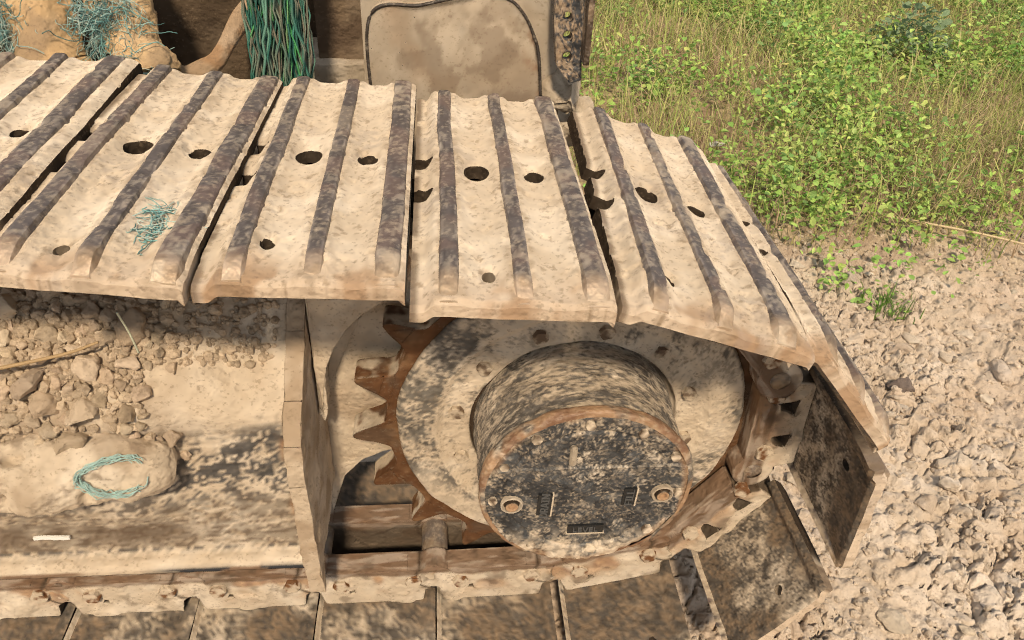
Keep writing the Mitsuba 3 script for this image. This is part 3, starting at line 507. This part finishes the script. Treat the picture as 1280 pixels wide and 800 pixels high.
# ------------------------------------------------------------------ clods on the track frame
HEAP = 'dry mud clods heaped on the track frame'
def frame_surface(x, t):
    """point on the frame's outer mud skin: x along, t = index into the profile"""
    i = np.clip(np.searchsorted(xs, x), 0, len(xs) - 1); return v_frame[i, t], n_frame[i, t]
v_frame = None
_d0 = dsp.reshape(len(xs), len(prof)); v_frame = (flat + n3 * dsp[:, None]).reshape(len(xs), len(prof), 3); n_frame = n3.reshape(len(xs), len(prof), 3)
zt = prof[:, 1]; cand = [t for t in range(len(prof)) if prof[t, 0] < .245 and .0 < zt[t] < .235]
placed = []; CM = [clod_mesh(300 + k, 2, .85) for k in range(14)]; CS = [clod_mesh(330 + k, 1, .85) for k in range(10)]
def put_clod(name, pos, r, k, rnd, bsdf, base, flat=1.0):
    m = (CM if r > .008 else CS)[k % (14 if r > .008 else 10)]; Q = trimesh.transformations.random_rotation_matrix(rnd.random(3))[:3, :3]
    mv = (np.array(m.vertices) @ Q.T) * np.array([1, 1, flat]) * r + pos
    return put(name, (mv, m.faces), mudcol(mv, 400 + k, base * rnd.uniform(.72, 1.1) * rnd.uniform(.985, 1.015, 3)), bsdf)
rnd = np.random.default_rng(5); n_cl = 0; tries = 0
while n_cl < 290 and tries < 16000:
    tries += 1
    x = rnd.uniform(-.80, -.375); t = cand[rnd.integers(len(cand))]
    pnt, nr = frame_surface(x, t); z = zt[t]
    dens = sm(-.45, -.525, np.array([x]))[0] * (1 if z > .045 - .03 * rnd.random() else .06)
    if x > -.50: dens *= .5 if z > .145 else .07
    if rnd.random() > dens: continue
    r = rnd.choice([.0075, .010, .014, .019, .025], p=[.28, .28, .22, .14, .08]) * rnd.uniform(.85, 1.15)
    if x < -.52 and z > .06: r *= 1.35
    if x > -.47: r = min(r, .009)
    pos = pnt + nr * r * .25
    if any(np.linalg.norm(pos - a) < (r + b) * .66 for a, b in placed): continue
    placed.append((pos, r)); key = put_clod('mud_clod', pos, r, n_cl, rnd, 'mud', TAN * np.array([.80, .76, .72]))
    where = 'shaded right under the track shoes' if z > .17 else 'in the middle of the heap on the track frame' if z > .10 else 'by the teal string on the mud lump'
    tag(key, ('large' if r > .018 else 'middling' if r > .011 else 'small') + ' tan mud clod ' + where + (', right end' if x > -.5 else ''), 'mud clod', HEAP); n_cl += 1
parts, cols = [], []
for k in range(4600):
    x = rnd.uniform(-.80, -.362); t = cand[rnd.integers(len(cand))]; z = zt[t]
    if z < .05 and rnd.random() < .85: continue
    if x > -.49 and (z < .135 or rnd.random() < .35): continue
    pnt, nr = frame_surface(x, t); r = rnd.uniform(.0018, .0055) * (1.5 if k % 4 == 0 else 1); m = CS[k % 10]
    if k % 3: m = trimesh.creation.icosphere(0)
    Q = trimesh.transformations.random_rotation_matrix(rnd.random(3))[:3, :3]; mv = (np.array(m.vertices) @ Q.T) * r * rnd.uniform(.7, 1.2, 3) + pnt + nr * r * .3
    parts.append((mv, m.faces)); cols.append(np.broadcast_to(TAN * np.array([.92, .88, .84]) * rnd.uniform(.6, 1.0), mv.shape))
tag(put('mud_crumbs', join(parts), np.vstack(cols), 'mud', smooth=False), 'fine mud crumbs between the clods on the track frame', 'crumbs', kind='stuff')

# ------------------------------------------------------------------ clods and crumbs on the ground
rnd = np.random.default_rng(9); placed = []; n_cl = 0; tries = 0
GC = 'broken soil clods on the bare ground right of the track'
special = [((.757, .384), .034, 'pale flat-topped soil clod, the largest lying right of the upright track plate'), ((1.056, .698), .045, 'big cracked soil clod with a black gap at its left side'), ((.805, .660), .030, 'dark grey rounded clod beside the lower corner of the track')]
for (xy, r, lab) in special:
    z = ground_h(np.array([xy[0]]), np.array([xy[1]]))[0]; placed.append((np.array([*xy, z]), r))
    base = np.array([.13, .10, .085]) if 'dark' in lab else SOIL * 1.06
    tag(put_clod('soil_clod', np.array([xy[0], xy[1], z + r * .25]), r, n_cl, rnd, 'soil', base, .75), lab, 'soil clod'); n_cl += 1
while n_cl < 290 and tries < 20000:
    tries += 1
    x, y = rnd.uniform(.30, 1.75), rnd.uniform(-.05, 1.25)
    if x < .36 + .10 * max(0, y) and y > -.02 and y < .46: continue
    if x < .3 + .55 * y and y > .4: pass
    near = rnd.random()
    r = rnd.choice([.010, .015, .022, .032, .046, .066], p=[.25, .25, .24, .15, .075, .035]) * rnd.uniform(.85, 1.15)
    if y > .95: r *= .6
    z = ground_h(np.array([x]), np.array([y]))[0]; pos = np.array([x, y, z + r * .12])
    if any(np.linalg.norm(pos - a) < (r + b) * .8 for a, b in placed): continue
    placed.append((pos, r)); where = 'close to the weed edge' if y > .9 else 'at the middle distance right of the track' if y > .45 else 'beside the lowest track plates in the foreground'
    tag(put_clod('soil_clod', pos, r, n_cl, rnd, 'soil', SOIL * 1.0, rnd.uniform(.4, .75)), ('big' if r > .024 else 'medium' if r > .014 else 'small') + ' broken tan soil clod ' + where, 'soil clod', GC); n_cl += 1
parts, cols = [], []
N = 9000; gxr = rnd.uniform(.2, 1.9, N); gyr = rnd.uniform(-.2, 1.5, N) ; gz = ground_h(gxr, gyr)
for k in range(N):
    r = rnd.uniform(.0015, .0062) * (1 if k % 5 else 1.5); m = CS[k % 10] if k % 4 == 0 else trimesh.creation.icosphere(0) if k == 1 else ICO if k > 1 else CS[0]
    if k == 1: ICO = m
    Q = trimesh.transformations.random_rotation_matrix(rnd.random(3))[:3, :3]; mv = (np.array(m.vertices) @ Q.T) * r * rnd.uniform(.6, 1.3, 3) + [gxr[k], gyr[k], gz[k] + r * .3]
    parts.append((mv, m.faces)); cols.append(np.broadcast_to(SOIL * rnd.uniform(.75, 1.12), mv.shape))
tag(put('soil_crumbs', join(parts), np.vstack(cols), 'soil', smooth=False), 'loose soil crumbs scattered over the bare ground', 'crumbs', kind='stuff')

# ------------------------------------------------------------------ weeds
rnd = np.random.default_rng(21)
LEAF = np.array([(0, 0, 0), (.30, .38, .10), (.34, .72, .06), (0, 1, -.08), (-.34, .72, .06), (-.30, .38, .10), (0, .5, 0)]); LF = np.array([(0, 1, 6), (1, 2, 6), (2, 3, 6), (3, 4, 6), (4, 5, 6), (5, 0, 6)])
def leaves(pos, size, yaw, pitch, roll, wid=1.0):
    n = len(pos); L = LEAF[None] * np.stack([np.broadcast_to(wid, (n,)), np.ones(n), np.ones(n)], 1)[:, None]
    L = L * size[:, None, None]; cr, sr, cp, sp, cy, sy = np.cos(roll), np.sin(roll), np.cos(pitch), np.sin(pitch), np.cos(yaw), np.sin(yaw)
    x, y, z = L[..., 0], L[..., 1], L[..., 2]
    x, z = x * cr[:, None] + z * sr[:, None], -x * sr[:, None] + z * cr[:, None]
    y, z = y * cp[:, None] - z * sp[:, None], y * sp[:, None] + z * cp[:, None]
    x, y = x * cy[:, None] - y * sy[:, None], x * sy[:, None] + y * cy[:, None]
    v = np.stack([x, y, z], -1) + pos[:, None]
    f = LF[None] + (np.arange(n) * len(LEAF))[:, None, None]
    return v.reshape(-1, 3), f.reshape(-1, 3)
def blades(pos, length, yaw, lean, width):
    n = len(pos); t = np.array([0, .35, .7, 1.0]); out = np.stack([np.cos(yaw), np.sin(yaw), 0 * yaw], 1); sidev = np.stack([-np.sin(yaw), np.cos(yaw), 0 * yaw], 1)
    bend = lean[:, None] * t[None] ** 1.6
    c = pos[:, None] + out[:, None] * (length[:, None] * np.sin(bend) * t[None])[..., None] + np.array([0, 0, 1.0]) * (length[:, None] * np.cos(bend) * t[None])[..., None]
    w = width[:, None] * np.array([1, .85, .55, .08]); v = np.stack([c - sidev[:, None] * w[..., None], c + sidev[:, None] * w[..., None]], 2).reshape(n, 8, 3)
    f1 = np.array([(0, 1, 3), (0, 3, 2), (2, 3, 5), (2, 5, 4), (4, 5, 7), (4, 7, 6)]); f = f1[None] + (np.arange(n) * 8)[:, None, None]
    return v.reshape(-1, 3), f.reshape(-1, 3)
def vegcover(x, y):
    p = np.stack([x, y, 0 * x], -1); return fb(p, 2.6, 4, 61)
def edge_y(x): return 1.30 - .22 * (x - .8) + .07 * np.sin(x * 5.1) + .05 * np.sin(x * 13 + 1)
GREEN = np.array([[.33, .50, .14], [.47, .58, .19], [.25, .40, .14], [.60, .60, .24], [.66, .60, .30]])
def plant(cx, cy, rad, hgt, nl, size, kind, rnd):
    a = rnd.uniform(0, 2 * np.pi, nl); rr = rad * np.sqrt(rnd.random(nl)); px, py = cx + rr * np.cos(a), cy + rr * np.sin(a)
    hz = hgt * (1 - .55 * (rr / rad) ** 2) * rnd.uniform(.25, 1.0, nl); z = ground_h(px, py) + hz
    sz = size * rnd.uniform(.55, 1.25, nl); v, f = leaves(np.stack([px, py, z], 1), sz, a - np.pi / 2 + rnd.normal(0, .9, nl), rnd.normal(.25, .45, nl), rnd.normal(0, .5, nl), rnd.uniform(.7, 1.1, nl) * (1, .8, 1, .42, .55)[kind])
    col = GREEN[kind] * rnd.uniform(.7, 1.3, (nl, 1)) * rnd.uniform(.9, 1.1, (nl, 3)); return v, f, np.repeat(col, len(LEAF), 0)
V_, F_, C_, at_ = [], [], [], 0
def add(v, f, c):
    global at_
    V_.append(v); F_.append(f + at_); C_.append(c); at_ += len(v)
def flush(name, label, cat, kind=None, bsdf='leaf', group=None):
    global at_
    k = tag(put(name, (np.vstack(V_), np.vstack(F_)), np.vstack(C_), bsdf, smooth=False), label, cat, group, kind); V_.clear(); F_.clear(); C_.clear(); at_ = 0; return k
k = 0
for _ in range(4600):
    y = 1.0 + 4.3 * rnd.random() ** 1.25; x = rnd.uniform(-.5, 1.15 + .62 * y)
    if y < edge_y(x) + .06 * rnd.random() and (y < edge_y(x) - .22 or rnd.random() > .10): continue
    cov = vegcover(np.array([x]), np.array([y]))[0]
    bare = sm(.75, .25, np.array([x - .42 * (y - 1.1)]))[0] * (y < 3)
    if cov < .40 + .14 * bare + .07 * rnd.random(): continue
    far = 1 + .35 * max(0, y - 1.6); kind = int(np.clip(rnd.normal(1.1 + .7 * (y - 1.5) - .35 * (x - 1.2) - (.7 if cov > .55 else 0), 1.1), 0, 4))
    v, f, c = plant(x, y, rnd.uniform(.035, .085) * far ** .5, rnd.choice([.08, .16, .26]) * rnd.uniform(.7, 1.2), int(rnd.uniform(14, 30)), .021 * far ** .7, kind, rnd); add(v, f, c)
flush('weed_cover', 'low bright green leafy weeds covering the field behind the track', 'weeds', 'stuff')
n = 30000; y = 1.05 + 4.6 * rnd.random(n) ** 1.1; x = rnd.uniform(-.2, 1.1 + .66 * y, n); ok = (y > edge_y(x) - .03) & (rnd.random(n) < .30 + .60 * sm(.55, .42, vegcover(x, y)) + .25 * (y > 2.6)); x, y = x[ok], y[ok]; n = len(x)
v, f = blades(np.stack([x, y, ground_h(x, y) - .005], 1), rnd.uniform(.07, .24, n), rnd.uniform(0, 6.28, n), rnd.uniform(.2, 1.2, n), rnd.uniform(.0009, .0022, n) * (1 + .3 * np.clip(y - 1.6, 0, 3)))
gc = np.array([[.40, .47, .15], [.50, .50, .20], [.56, .49, .27], [.32, .41, .14]])[rnd.integers(0, 4, n)] * rnd.uniform(.7, 1.2, (n, 1)); add(v, f, np.repeat(gc, 8, 0))
flush('grass', 'thin olive and yellow grass growing among the weeds', 'grass', 'stuff')
n = 12000; x = rnd.uniform(.0, 3.2, n); y = 1.05 + 3 * rnd.random(n) ** 1.3; ok = (y > edge_y(x) - .08) & ((vegcover(x, y) < .5) | (rnd.random(n) < .25)); x, y = x[ok], y[ok]; n = len(x)
v, f = blades(np.stack([x, y, ground_h(x, y) + .004 + .04 * rnd.random(n)], 1), rnd.uniform(.04, .16, n), rnd.uniform(0, 6.28, n), rnd.uniform(1.25, 1.6, n), rnd.uniform(.0010, .0020, n))
gc = np.array([[.46, .34, .23], [.36, .25, .18], [.54, .44, .29]])[rnd.integers(0, 3, n)] * rnd.uniform(.6, 1.15, (n, 1)); add(v, f, np.repeat(gc, 8, 0))
flush('dry_straw', 'dead brown straw lying between the weeds', 'straw', 'stuff')
# plants one can single out
v, f, c = plant(.905, .945, .055, .055, 46, .015, 0, rnd); add(v, f, c); v, f = blades(np.c_[rnd.normal(.905, .025, 60), rnd.normal(.945, .025, 60), np.full(60, Z0 - .0)], rnd.uniform(.03, .07, 60), rnd.uniform(0, 6.28, 60), rnd.uniform(.2, 1.1, 60), np.full(60, .0014)); add(v, f, np.broadcast_to([.13, .24, .05], v.shape))
flush('weed_plant', 'small lone green weed tuft on bare soil right of the track', 'weed')
v, f, c = plant(1.718, 2.55, .15, .24, 420, .034, 2, rnd); add(v, f, c * 0 + np.array([.24, .33, .20]) * np.repeat(rnd.uniform(.75, 1.2, 420), len(LEAF))[:, None])
flush('weed_plant', 'pale bluish green bushy weed in the middle of the green patch', 'weed')
for (x0, y0, x1, y1, z1, lab) in ((2.33, 3.5, 2.46, 3.45, .30, 'tall pale dry stalk standing near the top of the picture'), (1.95, 2.35, 2.5, 2.75, .06, 'long straw-coloured dry stalk leaning across the weeds at the right edge'), (1.0, 1.30, 1.5, 1.02, -.02, 'long pale dry grass stem lying along the weed edge')):
    z0 = ground_h(np.array([x0]), np.array([y0]))[0]; pth = catmull([(x0, y0, z0 + .03), ((x0 + x1) / 2 + .01, (y0 + y1) / 2, z0 + .05 + z1 * .5), (x1, y1, z0 + .05 + z1)], 8)
    v, f = tube(pth, np.linspace(.004, .0022, len(pth)), 6); tag(put('dry_stalk', (v, f), np.broadcast_to([.50, .40, .25], v.shape), 'fibre'), lab, 'stalk')
for (x, y, lab) in ((2.30, 2.72, 'upper small white wildflower near the right edge'), (2.05, 2.1, 'lower small white wildflower near the right edge')):
    z0 = ground_h(np.array([x]), np.array([y]))[0] + .30; root = 'wildflower' if not any(k.startswith('wildflower__') for k in scene) else 'wildflower_001'
    for a_ in range(3):
        o = np.array([.022 * math.cos(a_ * 2.1), .012 * math.sin(a_ * 2.1), .006 * a_]); ang = np.arange(6) * np.pi / 3
        v, f = leaves(np.tile([x, y, z0], (6, 1)) + o, np.full(6, .017), ang, np.full(6, .2), np.zeros(6)); put('petals', (v, f), np.broadcast_to([.8, .8, .76], v.shape), 'leaf', root, False)
    v, f = tube(np.array([[x, y, z0 - .30], [x + .004, y, z0 - .08], [x, y, z0]]), .0018, 5); put('stem', (v, f), np.broadcast_to([.1, .17, .04], v.shape), 'fibre', root)
    labels[root] = {'label': lab, 'category': 'flower'}
m = clod_mesh(701, 2, .5); z0 = ground_h(np.array([.70]), np.array([1.72]))[0]; mv = np.array(m.vertices) * [.03, .02, .016] + [.70, 1.72, z0 + .03]; tag(put('pale_stone', (mv, m.faces), np.broadcast_to([.55, .53, .48], mv.shape), 'mud'), 'small whitish stone among brown straw near the track edge', 'stone')

# ------------------------------------------------------------------ rope, net shreds, twig, scrap
rnd = np.random.default_rng(33); parts, cols = [], []
for k in range(240):
    u = rnd.normal(0, .5); w_ = rnd.normal(0, .4); x = -.372 + .030 * np.clip(u, -1, 1); y = .535 + .022 * np.clip(w_, -1, 1)
    ph = rnd.random() * 6.28; n = 22; tt = np.linspace(0, 1, n); z = .70 - tt * rnd.uniform(.38, .50)
    px = x + .006 * np.sin(tt * 9 + ph) - .008 * tt + (x + .372) * .35 * (tt - .3) + rnd.normal(0, .0022, n); py = y + .005 * np.cos(tt * 8 + ph) + rnd.normal(0, .002, n)
    parts.append(tube(np.c_[px, py, z], rnd.uniform(.0007, .0019), 4))
    base = [np.array([.05, .19, .15]), np.array([.03, .11, .09]), np.array([.07, .33, .12]), np.array([.12, .26, .20]), np.array([.16, .17, .13])][rnd.choice(5, p=[.34, .26, .13, .14, .13])]
    cols.append(mix(np.broadcast_to(base * rnd.uniform(.7, 1.2), parts[-1][0].shape), TAN * .6, .55 * sm(.48, .66, fb(parts[-1][0], 60, 2, 191))))
tag(put('rope', join(parts), np.vstack(cols), 'fibre'), 'frayed dark green rope bundle hanging behind the track', 'rope')
def shreds(n, centre, spread, length, r, lab, name='shredded_net', drape=None, cols_=((.16, .34, .33), (.28, .44, .42), (.08, .18, .18), (.40, .48, .43))):
    parts, cols = [], []
    for k in range(n):
        p = np.array(centre) + rnd.normal(0, 1, 3) * spread; d = rnd.normal(0, 1, 3); pts = [p]
        for _ in range(6):
            d = d * .65 + rnd.normal(0, 1, 3) * .8; d[2] -= .25; d[2] *= .6 if drape else 1; p = p + d / np.linalg.norm(d) * length / 6; pts.append(p.copy())
        pts = np.array(pts)
        if drape: pts = drape(pts, k)
        parts.append(tube(catmull(pts, 3), r * rnd.uniform(.6, 1.3), 4)); cols.append(np.broadcast_to(np.array(cols_[rnd.integers(len(cols_))]) * rnd.uniform(.7, 1.2), parts[-1][0].shape))
    return tag(put(name, join(parts), np.vstack(cols), 'fibre'), lab, 'net')
shreds(420, (-.59, .54, .405), (.018, .010, .024), .055, .0005, 'tangle of pale teal net fibres draped over the right hose')
shreds(260, (-.715, .54, .40), (.014, .010, .016), .055, .0005, 'tangle of teal net fibres over the left hose in the top left corner')
shreds(90, (-.552, .495, .36), (.005, .010, .016), .06, .0005, 'wisp of teal fibres hanging down onto the far end of the track')
fA = frame('A')
def onA(pts, k): L = np.array(pts); L[:, 2] = HS + .0068 + .0012 * (k % 3); return fA(L)
shreds(60, (.255 * P, .085, HS), (.009, .018, .0), .035, .0005, 'flattened patch of teal net fibres stuck to a track shoe', drape=onA)
def near_frame(x, z, off):
    i = np.clip(np.searchsorted(xs, x), 0, len(xs) - 1); t = int(np.argmin(np.abs(zt[8:] - z))) + 8; return v_frame[i, t] + n_frame[i, t] * off
lp = []; lt = cKDTree(lv[:, [0, 2]][lv[:, 1] < LC[1]]); lfront = lv[lv[:, 1] < LC[1]]
for a in np.linspace(.2, 2 * np.pi - .9, 40):
    x, z = -.520 + .036 * math.cos(a + .5), .066 + .019 * math.sin(a + .5); lp.append(lfront[lt.query([x, z], k=4)[1]].mean(0) + [0, -.0045, .002])
lp = np.array(lp); lp[1:-1] = (lp[:-2] + lp[1:-1] * 2 + lp[2:]) / 4
for k in range(12):
    pth = np.array(lp)[rnd.integers(0, 6):len(lp) - rnd.integers(0, 8)]; pth = pth + rnd.normal(0, .0018, 3) + rnd.normal(0, .0009, pth.shape); v, f = tube(catmull(pth, 3), .0006, 4)
    parts = [(v, f)] if k == 0 else parts + [(v, f)]
j = join(parts); tag(put('string', j, np.array([.25, .38, .36]) * (.6 + .8 * fb(j[0], 120, 2, 190))[:, None] + .02, 'fibre'), 'loop of teal string lying on the mud lump of the track frame', 'string')
pth = catmull([(-.74, .132, .165), (-.64, .150, .178), (-.56, .165, .188), (-.525, .175, .196)], 8); pth[:, 1] -= .035; v, f = tube(pth, np.linspace(.0026, .0014, len(pth)), 7)
tag(put('twig', (v, f), np.broadcast_to([.34, .24, .13], v.shape), 'fibre'), 'thin dry twig lying across the mud clods under the track', 'twig')
p0 = near_frame(-.66, -.088, .006); m = dense(trimesh.creation.box((.042, .003, .0045)), .004, 0, 30); mv = np.array(m.vertices) + p0 + [.01, 0, .0]; mv[:, 2] += (fb(mv, 120, 2, 5) - .5) * .005
tag(put('plastic_scrap', (mv, m.faces), np.broadcast_to([.66, .66, .63], mv.shape), 'fibre'), 'thin white plastic scrap on the lower left of the track frame', 'scrap')
pth = np.array([[-.478, .10, .262], [-.475, .105, .235], [-.474, .11, .205]]); v, f = tube(catmull(pth, 5), .0012, 5); tag(put('string', (v, f), np.broadcast_to([.45, .47, .36], v.shape), 'fibre'), 'short pale thread dangling below the gap between two track shoes', 'string')
